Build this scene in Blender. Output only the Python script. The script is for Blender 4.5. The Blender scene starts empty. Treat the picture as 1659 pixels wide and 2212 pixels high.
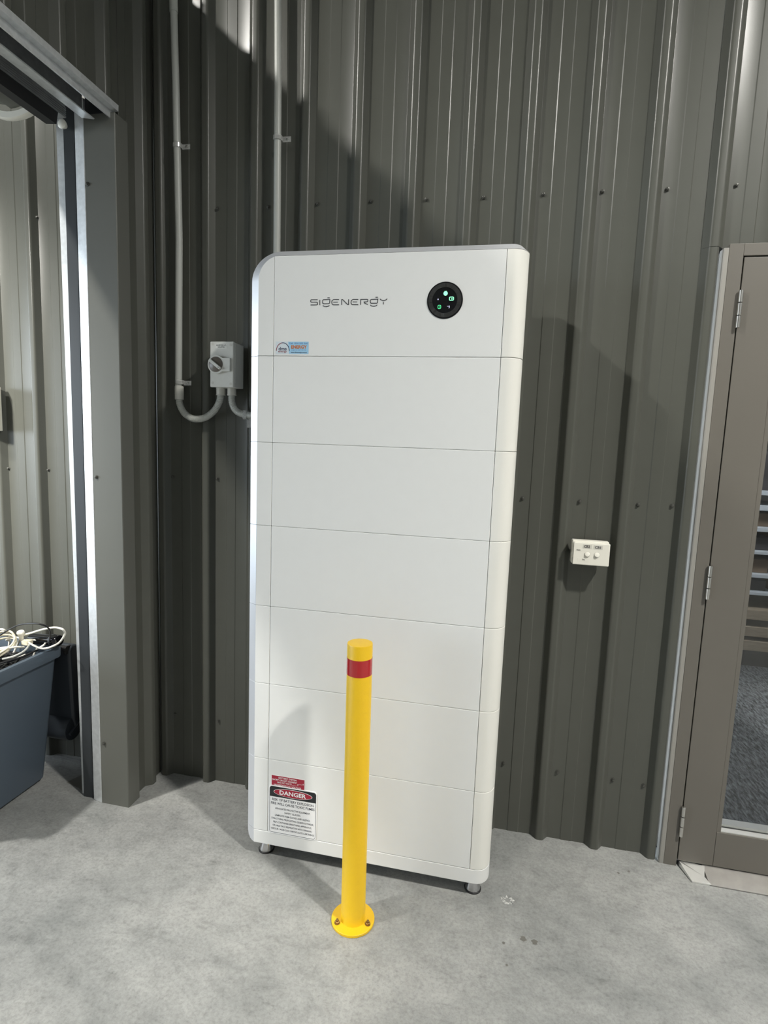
import bpy, bmesh, math, random
from mathutils import Vector, Matrix, Euler
random.seed(7)
PI = math.pi
sc = bpy.context.scene
COL = sc.collection

# ------------------------------------------------------------------ camera
R = [[0.0] * 3 for _ in range(3)]
YAW, PITCH, ROLL = 0.204142, -0.124458, 0.037305
cy, sy = math.cos(YAW), math.sin(YAW)
fwd = Vector((-sy * math.cos(PITCH), cy * math.cos(PITCH), math.sin(PITCH)))
rt = Vector((cy, sy, 0.0))
up = rt.cross(fwd)
cr, sr = math.cos(ROLL), math.sin(ROLL)
rt2 = cr * rt + sr * up
up2 = -sr * rt + cr * up
cam_d = bpy.data.cameras.new('camera')
cam = bpy.data.objects.new('camera', cam_d)
COL.objects.link(cam)
M = Matrix((rt2, up2, -fwd)).transposed().to_4x4()
M.translation = Vector((0.778756, -1.706349, 1.472069))
cam.matrix_world = M
cam_d.sensor_fit = 'VERTICAL'
cam_d.sensor_height = 24.0
cam_d.lens = 24.0 * 1219.69 / 2212.0
cam_d.clip_start = 0.05
sc.camera = cam

# ------------------------------------------------------------------ exposure, sky, lamps
sc.view_settings.view_transform = 'Standard'
sc.view_settings.look = 'None'
sc.view_settings.gamma = 1.0
sc.view_settings.use_curve_mapping = False
sc.view_settings.exposure = 0.0

w = bpy.data.worlds.new('daylight')
sc.world = w
w.use_nodes = True
bg = w.node_tree.nodes['Background']
bg.inputs[0].default_value = (0.80, 0.90, 1.0, 1)
bg.inputs[1].default_value = 9.0


def lamp(name, loc, power, color, size, spread=180, aim=None):
    d = bpy.data.lights.new(name, 'AREA')
    d.shape = 'DISK'
    d.size = size
    d.energy = power
    d.color = color
    d.spread = math.radians(spread)
    o = bpy.data.objects.new(name, d)
    o.location = loc
    if aim is not None:
        v = Vector(aim) - Vector(loc)
        o.rotation_euler = v.to_track_quat('-Z', 'Y').to_euler()
    COL.objects.link(o)
    return o


WARM = (1.0, 0.975, 0.915)
NEUT = (1.0, 0.98, 0.95)
lamp('high_bay_lamp_right', (2.96, -1.70, 4.38), 200, WARM, 0.24, spread=140)
lamp('high_bay_lamp_left', (-2.28, -2.07, 4.65), 240, WARM, 0.20)
lamp('left_bay_fill_light', (-2.0, -1.9, 2.9), 34, WARM, 0.25, aim=(-1.95, 0.37, 1.3), spread=58)  # added light, stands in for daylight on the left bay wall
lamp('fill_light_far_right', (7.2, -4.2, 5.6), 80, NEUT, 1.6)  # added broad fill from the right, no known fixture
lamp('fill_light_far_back', (4.4, -7.2, 5.6), 55, NEUT, 1.6)  # second added fill, from behind the camera
lamp('office_lamp', (2.6, 1.6, 2.6), 28, (0.92, 0.96, 1.0), 0.5)
# the open shed door in the far left wall lets the daylight in (portal = sampling aid only)
pd = bpy.data.lights.new('daylight_portal', 'AREA')
pd.shape = 'RECTANGLE'
pd.size, pd.size_y = 3.2, 7.8
pd.cycles.is_portal = True
po = bpy.data.objects.new('daylight_portal', pd)
po.location = (-7.98, -3.75, 1.6)
po.rotation_euler = (0, -PI / 2, 0)
COL.objects.link(po)


# ------------------------------------------------------------------ materials
def nt(name):
    m = bpy.data.materials.new(name)
    m.use_nodes = True
    t = m.node_tree
    return m, t, t.nodes['Principled BSDF']


def mat(name, col, rough=0.5, metal=0.0, var=0.0, vscale=20.0, bump=0.0, bscale=200.0, emit=None, estr=0.0, spec=0.5, coat=0.0, stretch=None, rot=0.0, contrast=False):
    m, t, b = nt(name)
    b.inputs['Base Color'].default_value = (*col, 1)
    b.inputs['Roughness'].default_value = rough
    b.inputs['Metallic'].default_value = metal
    b.inputs['Specular IOR Level'].default_value = spec
    if coat:
        b.inputs['Coat Weight'].default_value = coat
        b.inputs['Coat Roughness'].default_value = 0.12
    tc = t.nodes.new('ShaderNodeTexCoord')
    src = tc.outputs['Object']
    if stretch:
        mp = t.nodes.new('ShaderNodeMapping')
        mp.inputs['Scale'].default_value = stretch
        mp.inputs['Rotation'].default_value = (0, 0, rot)
        t.links.new(src, mp.inputs[0])
        src = mp.outputs[0]
    if var > 0:
        n = t.nodes.new('ShaderNodeTexNoise')
        n.inputs['Scale'].default_value = vscale
        n.inputs['Detail'].default_value = 5
        t.links.new(src, n.inputs['Vector'])
        mx = t.nodes.new('ShaderNodeMix')
        mx.data_type = 'RGBA'
        mx.inputs[6].default_value = (*[c * (1 - var) for c in col], 1)
        mx.inputs[7].default_value = (*[min(1, c * (1 + var)) for c in col], 1)
        fac = n.outputs['Fac']
        if contrast:
            n.inputs['Roughness'].default_value = 0.75
            mr = t.nodes.new('ShaderNodeMapRange')
            mr.inputs[1].default_value, mr.inputs[2].default_value = 0.40, 0.66
            t.links.new(fac, mr.inputs[0])
            fac = mr.outputs[0]
        t.links.new(fac, mx.inputs[0])
        t.links.new(mx.outputs[2], b.inputs['Base Color'])
    if bump > 0:
        n2 = t.nodes.new('ShaderNodeTexNoise')
        n2.inputs['Scale'].default_value = bscale
        n2.inputs['Detail'].default_value = 3
        t.links.new(tc.outputs['Object'], n2.inputs['Vector'])
        bp = t.nodes.new('ShaderNodeBump')
        bp.inputs['Strength'].default_value = bump
        bp.inputs['Distance'].default_value = 0.002
        t.links.new(n2.outputs['Fac'], bp.inputs['Height'])
        t.links.new(bp.outputs[0], b.inputs['Normal'])
    if emit:
        b.inputs['Emission Color'].default_value = (*emit, 1)
        b.inputs['Emission Strength'].default_value = estr
    return m


def concrete():
    m, t, b = nt('concrete')
    N, Lk = t.nodes, t.links
    tc = N.new('ShaderNodeTexCoord')

    def noise(scale, det, rough, st=(1, 1, 1), rz=0.0, dist=0.0):
        mp = N.new('ShaderNodeMapping')
        mp.inputs['Scale'].default_value = st
        mp.inputs['Rotation'].default_value = (0, 0, rz)
        Lk.new(tc.outputs['Object'], mp.inputs[0])
        n = N.new('ShaderNodeTexNoise')
        n.inputs['Scale'].default_value = scale
        n.inputs['Detail'].default_value = det
        n.inputs['Roughness'].default_value = rough
        n.inputs['Distortion'].default_value = dist
        Lk.new(mp.outputs[0], n.inputs['Vector'])
        return n.outputs['Fac']

    def ramp(src, stops):
        r = N.new('ShaderNodeValToRGB')
        el = r.color_ramp.elements
        while len(el) < len(stops):
            el.new(0.5)
        for e, (p, c) in zip(el, stops):
            e.position = p
            e.color = (*c, 1) if len(c) == 3 else (c[0], c[0], c[0], 1)
        Lk.new(src, r.inputs[0])
        return r.outputs[0]

    def mix(a, bb, f, mode='MIX'):
        x = N.new('ShaderNodeMix')
        x.data_type = 'RGBA'
        x.blend_type = mode
        for s, v in ((0, f), (6, a), (7, bb)):
            if hasattr(v, 'links') or hasattr(v, 'is_linked'):
                Lk.new(v, x.inputs[s])
            else:
                x.inputs[s].default_value = v
        return x.outputs[2]

    big = noise(2.0, 9, 0.66, (1, 1.3, 1), 0.5, 0.3)
    mid = noise(15.0, 12, 0.78, (1, 1.35, 1), 0.7, 0.25)
    fine = noise(95.0, 4, 0.75)
    strk = noise(7.0, 8, 0.72, (1, 2.6, 1), -0.5, 0.9)
    c1 = ramp(big, [(0.34, (0.225, 0.232, 0.225)), (0.49, (0.308, 0.313, 0.302)), (0.66, (0.380, 0.382, 0.366))])
    c2 = ramp(mid, [(0.32, (0.74,)), (0.48, (0.96,)), (0.70, (1.10,))])
    c3 = ramp(fine, [(0.30, (0.70,)), (0.50, (1.0,)), (0.72, (1.18,))])
    c4 = ramp(strk, [(0.30, (0.66,)), (0.42, (0.97,)), (0.8, (1.04,))])
    x = mix(c1, c2, 1.0, 'MULTIPLY')
    x = mix(x, c3, 0.8, 'MULTIPLY')
    x = mix(x, c4, 0.8, 'MULTIPLY')
    Lk.new(x, b.inputs['Base Color'])
    rr = ramp(mid, [(0.3, (0.42,)), (0.7, (0.62,))])
    Lk.new(rr, b.inputs['Roughness'])
    bp = N.new('ShaderNodeBump')
    bp.inputs['Strength'].default_value = 0.25
    bp.inputs['Distance'].default_value = 0.002
    Lk.new(fine, bp.inputs['Height'])
    Lk.new(bp.outputs[0], b.inputs['Normal'])
    return m


M_CONC = concrete()
M_WALL = mat('grey_green_coated_steel', (0.082, 0.084, 0.072), 0.31, 0.0, 0.05, 14, 0.03, 300, spec=0.36)
M_FLASH = mat('grey_green_flashing', (0.118, 0.121, 0.107), 0.42, 0.0, 0.05, 6, 0.04, 260)
M_DOOR = mat('brown_grey_powder_coat', (0.125, 0.115, 0.098), 0.38, 0.0, 0.05, 5, 0.06, 900)
M_GALV = mat('galvanised_steel', (0.70, 0.72, 0.73), 0.40, 0.6, 0.22, 60, 0.05, 80)
M_GALVD = mat('dull_galvanised_steel', (0.30, 0.31, 0.32), 0.45, 0.6, 0.25, 40)
M_DARK = mat('black_rubber', (0.010, 0.010, 0.011), 0.6)
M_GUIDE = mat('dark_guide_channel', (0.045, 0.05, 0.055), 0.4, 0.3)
M_ROOF = mat('silver_roof_blanket', (0.45, 0.45, 0.44), 0.6)
M_SHEDW = mat('plain_shed_lining', (0.30, 0.30, 0.28), 0.6)
M_WHITE = mat('white_shell', (0.735, 0.738, 0.722), 0.46, 0.0, 0.015, 30, 0.05, 500)
M_CREAM = mat('white_corner_shell', (0.755, 0.745, 0.695), 0.40, 0.0, 0.03, 25, 0.05, 500, stretch=(1, 1, 0.2))
M_CHAM = mat('satin_aluminium_edge', (0.80, 0.81, 0.84), 0.34, 0.55)
M_CASE = mat('grey_casing', (0.25, 0.26, 0.26), 0.5)
M_CHROME = mat('chrome', (0.58, 0.58, 0.59), 0.07, 1.0)
M_STEEL = mat('brushed_steel', (0.62, 0.61, 0.58), 0.28, 1.0)
M_LOGO = mat('dark_grey_print', (0.055, 0.055, 0.058), 0.5)
M_GLOSSB = mat('gloss_black', (0.004, 0.004, 0.005), 0.06, 0.0)
M_RING = mat('smoked_facets', (0.10, 0.10, 0.098), 0.12, 0.7)
M_GREEN = mat('green_indicator', (0.05, 0.5, 0.2), 0.5, emit=(0.10, 0.95, 0.35), estr=1.0)
M_GREENP = mat('pale_green_indicator', (0.2, 0.7, 0.4), 0.5, emit=(0.30, 1.0, 0.55), estr=1.0)
M_LILAC = mat('dim_white_indicator', (0.3, 0.3, 0.4), 0.5, emit=(0.55, 0.55, 0.75), estr=0.45)
M_YEL = mat('yellow_powder_coat', (0.80, 0.50, 0.013), 0.34, 0.0, 0.03, 40, 0.25, 420)
M_RED = mat('red_reflective_tape', (0.42, 0.006, 0.010), 0.22, 0.0, 0.03, 20, coat=0.6)
M_BOLT = mat('bronze_zinc_bolt', (0.30, 0.19, 0.08), 0.35, 0.9, 0.3, 200)
M_PVC = mat('grey_pvc', (0.44, 0.45, 0.42), 0.36, 0.0, 0.03, 10)
M_PVCW = mat('light_grey_pvc', (0.58, 0.57, 0.52), 0.36)
M_SCREW = mat('painted_screw', (0.075, 0.075, 0.066), 0.35, 0.3)
M_BOX = mat('light_grey_plastic', (0.66, 0.66, 0.62), 0.48, 0.0, 0.05, 60)
M_KNOBD = mat('brown_grey_dial', (0.14, 0.12, 0.10), 0.3)
M_LAB = mat('white_label', (0.78, 0.78, 0.74), 0.5)
M_INK = mat('black_ink', (0.012, 0.012, 0.014), 0.5)
M_SWW = mat('white_plastic', (0.80, 0.78, 0.70), 0.35)
M_TAPE = mat('grey_label_tape', (0.62, 0.61, 0.55), 0.4)
M_SBLK = mat('sign_black', (0.012, 0.014, 0.016), 0.35)
M_SRED = mat('sign_red', (0.34, 0.012, 0.035), 0.35)
M_SWHT = mat('sign_white', (0.84, 0.84, 0.84), 0.4)
M_SINK = mat('sign_ink', (0.03, 0.035, 0.06), 0.4)
M_STB = mat('sticker_blue', (0.33, 0.56, 0.74), 0.4)
M_STP = mat('sticker_pale', (0.62, 0.68, 0.72), 0.4)
M_STO = mat('sticker_orange', (0.55, 0.16, 0.035), 0.4)
M_STN = mat('sticker_navy', (0.02, 0.035, 0.09), 0.4)
M_STBL = mat('sticker_mid_blue', (0.05, 0.15, 0.42), 0.4)
M_STM = mat('sticker_maroon', (0.22, 0.02, 0.03), 0.4)
M_BIN = mat('blue_grey_plastic', (0.075, 0.098, 0.125), 0.42, 0.0, 0.05, 8, 0.05, 150)
M_BIND = mat('shaded_blue_grey_plastic', (0.030, 0.036, 0.044), 0.40)  # darker copy of the bin plastic, the lid's shade put into its colour
M_CABW = mat('white_cable', (0.80, 0.78, 0.70), 0.4)
M_CABC = mat('cream_cable', (0.74, 0.68, 0.52), 0.45)
M_CABB = mat('black_cable', (0.012, 0.012, 0.013), 0.4)
M_YTAG = mat('yellow_tag', (0.55, 0.50, 0.05), 0.5)
M_CARPET = mat('blue_grey_carpet', (0.085, 0.094, 0.103), 0.95, 0.0, 0.95, 26, 0.5, 120, stretch=(3.2, 0.8, 1), rot=0.6, contrast=True)
M_OWALL = mat('office_wall', (0.35, 0.34, 0.32), 0.7)
M_TIMBER = mat('grey_timber', (0.30, 0.24, 0.17), 0.6, 0.0, 0.3, 14, stretch=(1, 8, 8))
M_SHELF = mat('pale_shelf', (0.62, 0.66, 0.70), 0.35)
M_CART = mat('dark_stock_box', (0.055, 0.05, 0.05), 0.5, 0.0, 0.3, 8)
M_CARTB = mat('brown_stock_box', (0.20, 0.14, 0.09), 0.6, 0.0, 0.2, 8)
M_CHIP = mat('chipped_concrete', (0.46, 0.46, 0.44), 0.7, 0.0, 0.45, 90, 0.6, 120)
M_MARK = mat('dark_floor_mark', (0.16, 0.155, 0.14), 0.35, 0.0, 0.15, 30)
M_SILL = mat('bright_aluminium', (0.78, 0.78, 0.75), 0.30, 0.85, 0.05, 12)
M_SILLD = mat('worn_aluminium', (0.36, 0.345, 0.32), 0.42, 0.5, 0.2, 25)


def clear(name, col, rough, alpha_t):
    m, t, b = nt(name)
    b.inputs['Base Color'].default_value = (*col, 1)
    b.inputs['Roughness'].default_value = rough
    b.inputs['Transmission Weight'].default_value = alpha_t
    b.inputs['IOR'].default_value = 1.45
    return m


M_GLASS = clear('clear_glass', (0.97, 0.98, 0.98), 0.0, 1.0)
M_CLIP = clear('clear_plastic_clip', (0.92, 0.92, 0.90), 0.12, 0.75)

# ------------------------------------------------------------------ mesh helpers
ORG = {}


def root(name, loc, label=None, cat=None, group=None, kind=None):
    o = bpy.data.objects.new(name, None)
    o.empty_display_size = 0.05
    o.location = loc
    COL.objects.link(o)
    ORG[o] = Vector(loc)
    tag(o, label, cat, group, kind)
    return o


def tag(o, label=None, cat=None, group=None, kind=None):
    if label:
        o['label'] = label
    if cat:
        o['category'] = cat
    if group:
        o['group'] = group
    if kind:
        o['kind'] = kind
    return o


class G:
    def __init__(s):
        s.v, s.f, s.m = [], [], []

    def add(s, vs, fs, mi=0):
        n = len(s.v)
        s.v += [Vector(p) for p in vs]
        s.f += [tuple(i + n for i in f) for f in fs]
        s.m += [mi] * len(fs)
        return s

    def box(s, x0, x1, y0, y1, z0, z1, mi=0):
        vs = [(x, y, z) for z in (z0, z1) for y in (y0, y1) for x in (x0, x1)]
        return s.add(vs, [(0, 2, 3, 1), (4, 5, 7, 6), (0, 1, 5, 4), (2, 6, 7, 3), (0, 4, 6, 2), (1, 3, 7, 5)], mi)

    def prism(s, poly, a0, a1, axis='z', mi=0):
        """closed polygon (2D) extruded along an axis; for z poly=(x,y), y poly=(x,z), x poly=(y,z)"""
        def P(p, a):
            return {'z': (p[0], p[1], a), 'y': (p[0], a, p[1]), 'x': (a, p[0], p[1])}[axis]
        n = len(poly)
        vs = [P(p, a0) for p in poly] + [P(p, a1) for p in poly]
        fs = [tuple(range(n))[::-1], tuple(range(n, 2 * n))]
        fs += [(i, (i + 1) % n, n + (i + 1) % n, n + i) for i in range(n)]
        return s.add(vs, fs, mi)

    def strip(s, prof, a0, a1, axis='z', mi=0):
        def P(p, a):
            return {'z': (p[0], p[1], a), 'y': (p[0], a, p[1]), 'x': (a, p[0], p[1])}[axis]
        n = len(prof)
        vs = [P(p, a0) for p in prof] + [P(p, a1) for p in prof]
        return s.add(vs, [(i, i + 1, n + i + 1, n + i) for i in range(n - 1)], mi)

    def loft(s, rings, close=True, caps=True, mi=0):
        n = len(rings[0])
        vs = [p for r in rings for p in r]
        fs = []
        for k in range(len(rings) - 1):
            for i in range(n if close else n - 1):
                j = (i + 1) % n
                fs.append((k * n + i, k * n + j, (k + 1) * n + j, (k + 1) * n + i))
        if caps:
            fs.append(tuple(range(n))[::-1])
            fs.append(tuple(range((len(rings) - 1) * n, len(rings) * n)))
        return s.add(vs, fs, mi)

    def lathe(s, prof, c, axis=(0, 0, 1), n=32, caps=True, mi=0):
        """prof = [(r, h)...] about axis through c"""
        a = Vector(axis).normalized()
        u = a.orthogonal().normalized()
        v = a.cross(u)
        c = Vector(c)
        rings = [[c + a * h + (u * math.cos(2 * PI * i / n) + v * math.sin(2 * PI * i / n)) * r for i in range(n)] for r, h in prof]
        return s.loft(rings, True, caps, mi)

    def tube(s, pts, r, n=10, mi=0, rad=None):
        pts = [Vector(p) for p in pts]
        rings = []
        pu = None
        for i, p in enumerate(pts):
            d = (pts[min(i + 1, len(pts) - 1)] - pts[max(i - 1, 0)])
            if d.length < 1e-9:
                d = Vector((0, 0, 1))
            d.normalize()
            if pu is None:
                pu = d.orthogonal().normalized()
            pu = (pu - d * pu.dot(d))
            if pu.length < 1e-6:
                pu = d.orthogonal()
            pu.normalize()
            v = d.cross(pu)
            rr = rad[i] if rad else r
            rings.append([p + (pu * math.cos(2 * PI * k / n) + v * math.sin(2 * PI * k / n)) * rr for k in range(n)])
        return s.loft(rings, True, True, mi)

    def build(s, name, mats, parent=None, smooth=None, bevel=0.0, seg=2, org=None):
        me = bpy.data.meshes.new(name)
        o = bpy.data.objects.new(name, me)
        COL.objects.link(o)
        if parent is not None:
            O = ORG[parent]
            o.parent = parent
            ORG[o] = O
        else:
            O = Vector(org) if org is not None else Vector((0, 0, 0))
            o.location = O
            ORG[o] = O
        me.from_pydata([tuple(p - O) for p in s.v], [], s.f)
        for mt in (mats if isinstance(mats, (list, tuple)) else [mats]):
            me.materials.append(mt)
        me.polygons.foreach_set('material_index', s.m)
        bm = bmesh.new()
        bm.from_mesh(me)
        bmesh.ops.recalc_face_normals(bm, faces=bm.faces)
        bm.to_mesh(me)
        bm.free()
        if smooth is not None:
            me.polygons.foreach_set('use_smooth', [True] * len(me.polygons))
            me.set_sharp_from_angle(angle=math.radians(smooth))
        me.update()
        if bevel > 0:
            b = o.modifiers.new('edge', 'BEVEL')
            b.width = bevel
            b.segments = seg
            b.limit_method = 'ANGLE'
            b.angle_limit = math.radians(35)
        return o


def spline(pts, per=8):
    P = [Vector(p) for p in pts]
    out = []
    for i in range(len(P) - 1):
        p0, p1, p2, p3 = P[max(i - 1, 0)], P[i], P[i + 1], P[min(i + 2, len(P) - 1)]
        for k in range(per):
            t = k / per
            out.append(0.5 * ((2 * p1) + (p2 - p0) * t + (2 * p0 - 5 * p1 + 4 * p2 - p3) * t * t + (3 * p1 - p0 - 3 * p2 + p3) * t ** 3))
    out.append(P[-1])
    return out


def arc(cx, cz, rx, rz, a0, a1, n):
    return [(cx + rx * math.cos(math.radians(a0 + (a1 - a0) * i / n)), cz + rz * math.sin(math.radians(a0 + (a1 - a0) * i / n))) for i in range(n + 1)]


def text_obj(name, lines, m, parent, y, normal_front=True, bold=0.0):
    """flat lettering on a plane facing -y. lines = [(string, x_centre, z_baseline, height, width or None)]"""
    g = G()
    for (s, xc, zb, h, wd) in lines:
        cu = bpy.data.curves.new('lettering', 'FONT')
        cu.body = s
        cu.size = 1.0
        cu.resolution_u = 2
        cu.offset = bold
        to = bpy.data.objects.new('lettering', cu)
        COL.objects.link(to)
        dg = bpy.context.evaluated_depsgraph_get()
        me = bpy.data.meshes.new_from_object(to.evaluated_get(dg))
        bpy.data.objects.remove(to)
        bpy.data.curves.remove(cu)
        xs = [v.co.x for v in me.vertices]
        zmin, zmax = 0.0, 0.715
        x0, x1 = min(xs), max(xs)
        kz = h / zmax
        kx = (wd / (x1 - x0)) if wd else kz
        vs = [(xc + (v.co.x - (x0 + x1) / 2) * kx, y, zb + v.co.y * kz) for v in me.vertices]
        g.add(vs, [tuple(p.vertices) for p in me.polygons])
        bpy.data.meshes.remove(me)
    return g.build(name, m, parent)


# ------------------------------------------------------------------ structure: floor, cladding, roof
YW = 0.372          # pan of the back wall
RIB0, PITCH_R = -0.378, 0.19655
HD = 2.127          # top of the office door frame


def rib_profile(c, depth=0.0255):
    """one module of cladding, starting at a rib centred on c; (u, out)"""
    p = PITCH_R
    L = [(-0.0315, 0.0), (-0.0305, 0.0003), (-0.0295, 0.0014)]
    L += [(-0.0058 - 0.0125 * math.sin(math.radians(t)), depth - 0.0125 * (1 - math.cos(math.radians(t)))) for t in (57, 47, 37, 27, 17, 8, 0)]
    L += [(-u, d) for u, d in reversed(L)]
    L += [(0.0770, 0.0), (0.0800, 0.0016), (0.1170, 0.0016), (0.1200, 0.0), (p - 0.0315, 0.0)]
    return [(c + u, d) for u, d in L]


def clad_back(name, k0, k1, z0, z1, parent, dy=0.0, u0=None, u1=None):
    prof = []
    for k in range(k0, k1 + 1):
        pr = rib_profile(RIB0 + PITCH_R * k)
        prof += pr if not prof else pr[1:]
    if u0 is not None:
        prof = [p for p in prof if p[0] >= u0]
    if u1 is not None:
        prof = [p for p in prof if p[0] <= u1]
    return G().strip([(u, YW - d + dy) for u, d in prof], z0, z1).build(name, M_WALL, parent, smooth=28)


fl = G().box(-9, 9, -8, 0.42, -0.15, 0).build('floor', M_CONC)
tag(fl, 'grey mottled trowelled concrete floor slab', kind='structure')

wb = root('wall_back', (0, YW, 0), 'dark grey ribbed steel back wall behind the white tower', kind='structure')
for k in range(-34, 9, 4):
    k1 = min(k + 3, 8)
    clad_back('cladding_sheet', k, k1, 0.0, 6.0, wb)
# last sheet beside the door ends at the door jamb; the sheets above it run on over the door
clad_back('cladding_sheet', 9, 9, 0.0, HD - 0.003, wb, u1=RIB0 + PITCH_R * 9 + 0.0286)
clad_back('cladding_sheet', 9, 12, HD - 0.003, 6.0, wb, dy=-0.0012)
clad_back('cladding_sheet', 13, 16, HD - 0.003, 6.0, wb, dy=-0.0012)
clad_back('cladding_sheet', 17, 40, 0.0, 6.0, wb)
sg = G()
sg.lathe([(0.0072, 0), (0.0072, 0.0012), (0.0045, 0.0016), (0.0045, 0.006), (0.003, 0.0068)], (0, 0, 0), (0, -1, 0), 8)
scr = [(0.059, 2.321), (0.26, 2.321), (0.458, 2.318), (0.657, 2.315), (0.855, 2.315), (1.044, 2.315), (1.242, 2.312), (1.443, 2.313), (-0.133, 2.318),
       (-0.338, 2.321), (0.855, 1.288), (1.05, 1.288), (1.243, 1.288), (1.351, 1.291), (-0.535, 1.296), (-0.338, 1.299), (0.851, 0.273), (1.048, 0.269),
       (1.244, 0.271), (1.35, 0.267), (-0.535, 0.275), (-0.333, 0.272), (-1.331, 1.294), (-1.128, 1.297), (-1.137, 2.323), (-1.331, 2.323)]
s0 = None
for x, z in scr:
    if s0 is None:
        s0 = sg.build('screw', M_SCREW, None, smooth=30)
        so = s0
    else:
        so = s0.copy()
        COL.objects.link(so)
    so.parent = wb
    so.location = (x, -0.0014, z)

# left wall with the roller-door opening
XL = -0.607
wl = root('wall_left', (XL, 0, 0), 'dark ribbed steel partition wall above the roller door opening', kind='structure')


def clad_left(k0, k1, z0, z1, u0=None, u1=None):
    prof = []
    for k in range(k0, k1 + 1):
        pr = rib_profile(0.288 + PITCH_R * k)
        prof += pr if not prof else pr[1:]
    if u0 is not None:
        prof = [p for p in prof if p[0] >= u0]
    if u1 is not None:
        prof = [p for p in prof if p[0] <= u1]
    g = G()
    vs = [(XL + d, u, z) for z in (z0, z1) for u, d in prof]
    n = len(prof)
    g.add(vs, [(i, i + 1, n + i + 1, n + i) for i in range(n - 1)])
    return g.build('cladding_sheet', M_WALL, wl, smooth=28)


WTOP = 3.19
clad_left(0, 0, 0.0, WTOP, u0=0.25, u1=YW)
clad_left(-1, -1, 0.0, WTOP, u0=0.16)
clad_left(-1, -1, 2.575, WTOP, u1=0.1715)
for k in range(-26, -1, 5):
    clad_left(k, k + 4 if k < -6 else -2, 2.575, WTOP)
clad_left(-44, -27, 0.0, WTOP)
# its hidden back face
G().box(XL - 0.10, XL - 0.09, -8, 0.36, 2.62, WTOP - 0.01).build('back_lining', M_SHEDW, wl)
G().box(XL - 0.10, XL - 0.09, -8, -4.95, 0, 2.62).build('back_lining', M_SHEDW, wl)

# jamb flashing: reveal face towards the camera, return on the room side
jf = G()
jf.prism([(-0.703, 0.119), (-0.585, 0.118), (-0.583, 0.121), (-0.583, 0.186), (-0.588, 0.186), (-0.588, 0.124), (-0.703, 0.124)], 0.0, 2.545)
jf = jf.build('trim_1', M_FLASH)
tag(jf, 'plain grey folded flashing around the roller door jamb', kind='structure')
for x, z in ((-0.694, 2.321), (-0.690, 1.302), (-0.686, 0.255)):
    so = s0.copy()
    COL.objects.link(so)
    so.parent = jf
    so.location = (x, 0.118, z)
# galvanised stud edge
gs = G().prism([(-0.748, 0.127), (-0.706, 0.118), (-0.704, 0.118), (-0.704, 0.15), (-0.748, 0.15)], 0.0, 2.60).build('trim_2', M_GALV, None, bevel=0.002)
tag(gs, 'bright galvanised stud edge along the roller door jamb', kind='structure')
# header: C section with its open side down, two lips, recess shade put into dark inner faces
hd = root('trim_3', (XL, -2.4, 2.55), 'galvanised open channel header over the roller door', kind='structure')
Y0, Y1 = -4.95, 0.122
G().prism([(-0.604, 2.529), (-0.599, 2.529), (-0.599, 2.553), (-0.580, 2.555), (-0.579, 2.574), (-0.583, 2.574), (-0.584, 2.559), (-0.604, 2.558)], Y0, 0.135, 'y').build('front_lip', M_GALV, hd)
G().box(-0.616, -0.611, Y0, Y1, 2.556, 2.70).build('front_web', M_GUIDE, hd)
G().prism([(-0.70, 2.528), (-0.652, 2.520), (-0.650, 2.523), (-0.697, 2.532), (-0.697, 2.70), (-0.70, 2.70)], Y0, 0.105, 'y').build('back_lip', M_GALV, hd)
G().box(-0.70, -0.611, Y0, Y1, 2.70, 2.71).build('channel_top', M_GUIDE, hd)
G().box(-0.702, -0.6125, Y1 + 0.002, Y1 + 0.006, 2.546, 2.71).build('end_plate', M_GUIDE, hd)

# roller door: guides, bottom rail, rolled curtain
rd = root('door_2', (-0.9, -2.4, 0), 'rolled up shutter door with side guide in the left opening', kind='structure')
G().box(-0.800, -0.757, 0.135, 0.175, 0.0, 2.60).build('guide_channel', M_GUIDE, rd)
G().prism([(-0.806, 0.150), (-0.790, 0.148), (-0.788, 0.150), (-0.788, 0.18), (-0.806, 0.18)], 0.0, 2.58).build('guide_edge', M_GALV, rd)
ge = G()
ge.add([(-0.842, 0.150, 2.58), (-0.806, 0.150, 2.58), (-0.806, 0.150, 0.0), (-0.820, 0.150, 0.0), (-0.842, 0.18, 2.58), (-0.806, 0.18, 2.58), (-0.806, 0.18, 0.0), (-0.820, 0.18, 0.0)],
       [(0, 1, 2, 3), (4, 7, 6, 5), (0, 4, 5, 1), (1, 5, 6, 2), (2, 6, 7, 3), (3, 7, 4, 0)])
ge.build('guide_edge', M_GALV, rd)
bt = G()
zz = [2.531 + 0.0068 * i for i in range(5)]
prof = [(-0.80, 2.529), (-0.757, 2.529)]
for z in zz:
    prof += [(-0.757, z), (-0.757, z + 0.004), (-0.7595, z + 0.0045), (-0.7595, z + 0.0065)]
prof += [(-0.757, 2.575), (-0.80, 2.575)]
bt.prism(prof, -4.9, 0.10, 'y')
bt.build('bottom_rail', M_GALVD, rd)
G().prism([(-0.806, 2.496), (-0.765, 2.492), (-0.758, 2.5285), (-0.806, 2.5285)], -4.9, 0.065, 'y').build('rubber_seal', M_DARK, rd)
G().lathe([(0.010, 0), (0.016, 0.004), (0.014, 0.012), (0.008, 0.022)], (-0.779, 0.10, 2.515), (0, 1, 0), 14).build('end_stop', M_SWW, rd, smooth=40)
dr = G()
ring = []
nn = 96
for i in range(nn):
    a = 2 * PI * i / nn
    k = i % 12
    r = 0.158 if k < 6 else 0.146
    ring.append((-0.925 + r * math.cos(a), 2.70 + r * math.sin(a)))
dr.prism(ring, -4.8, 0.045, 'y')
dr.build('rolled_curtain', M_FLASH, rd, smooth=20)
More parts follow.
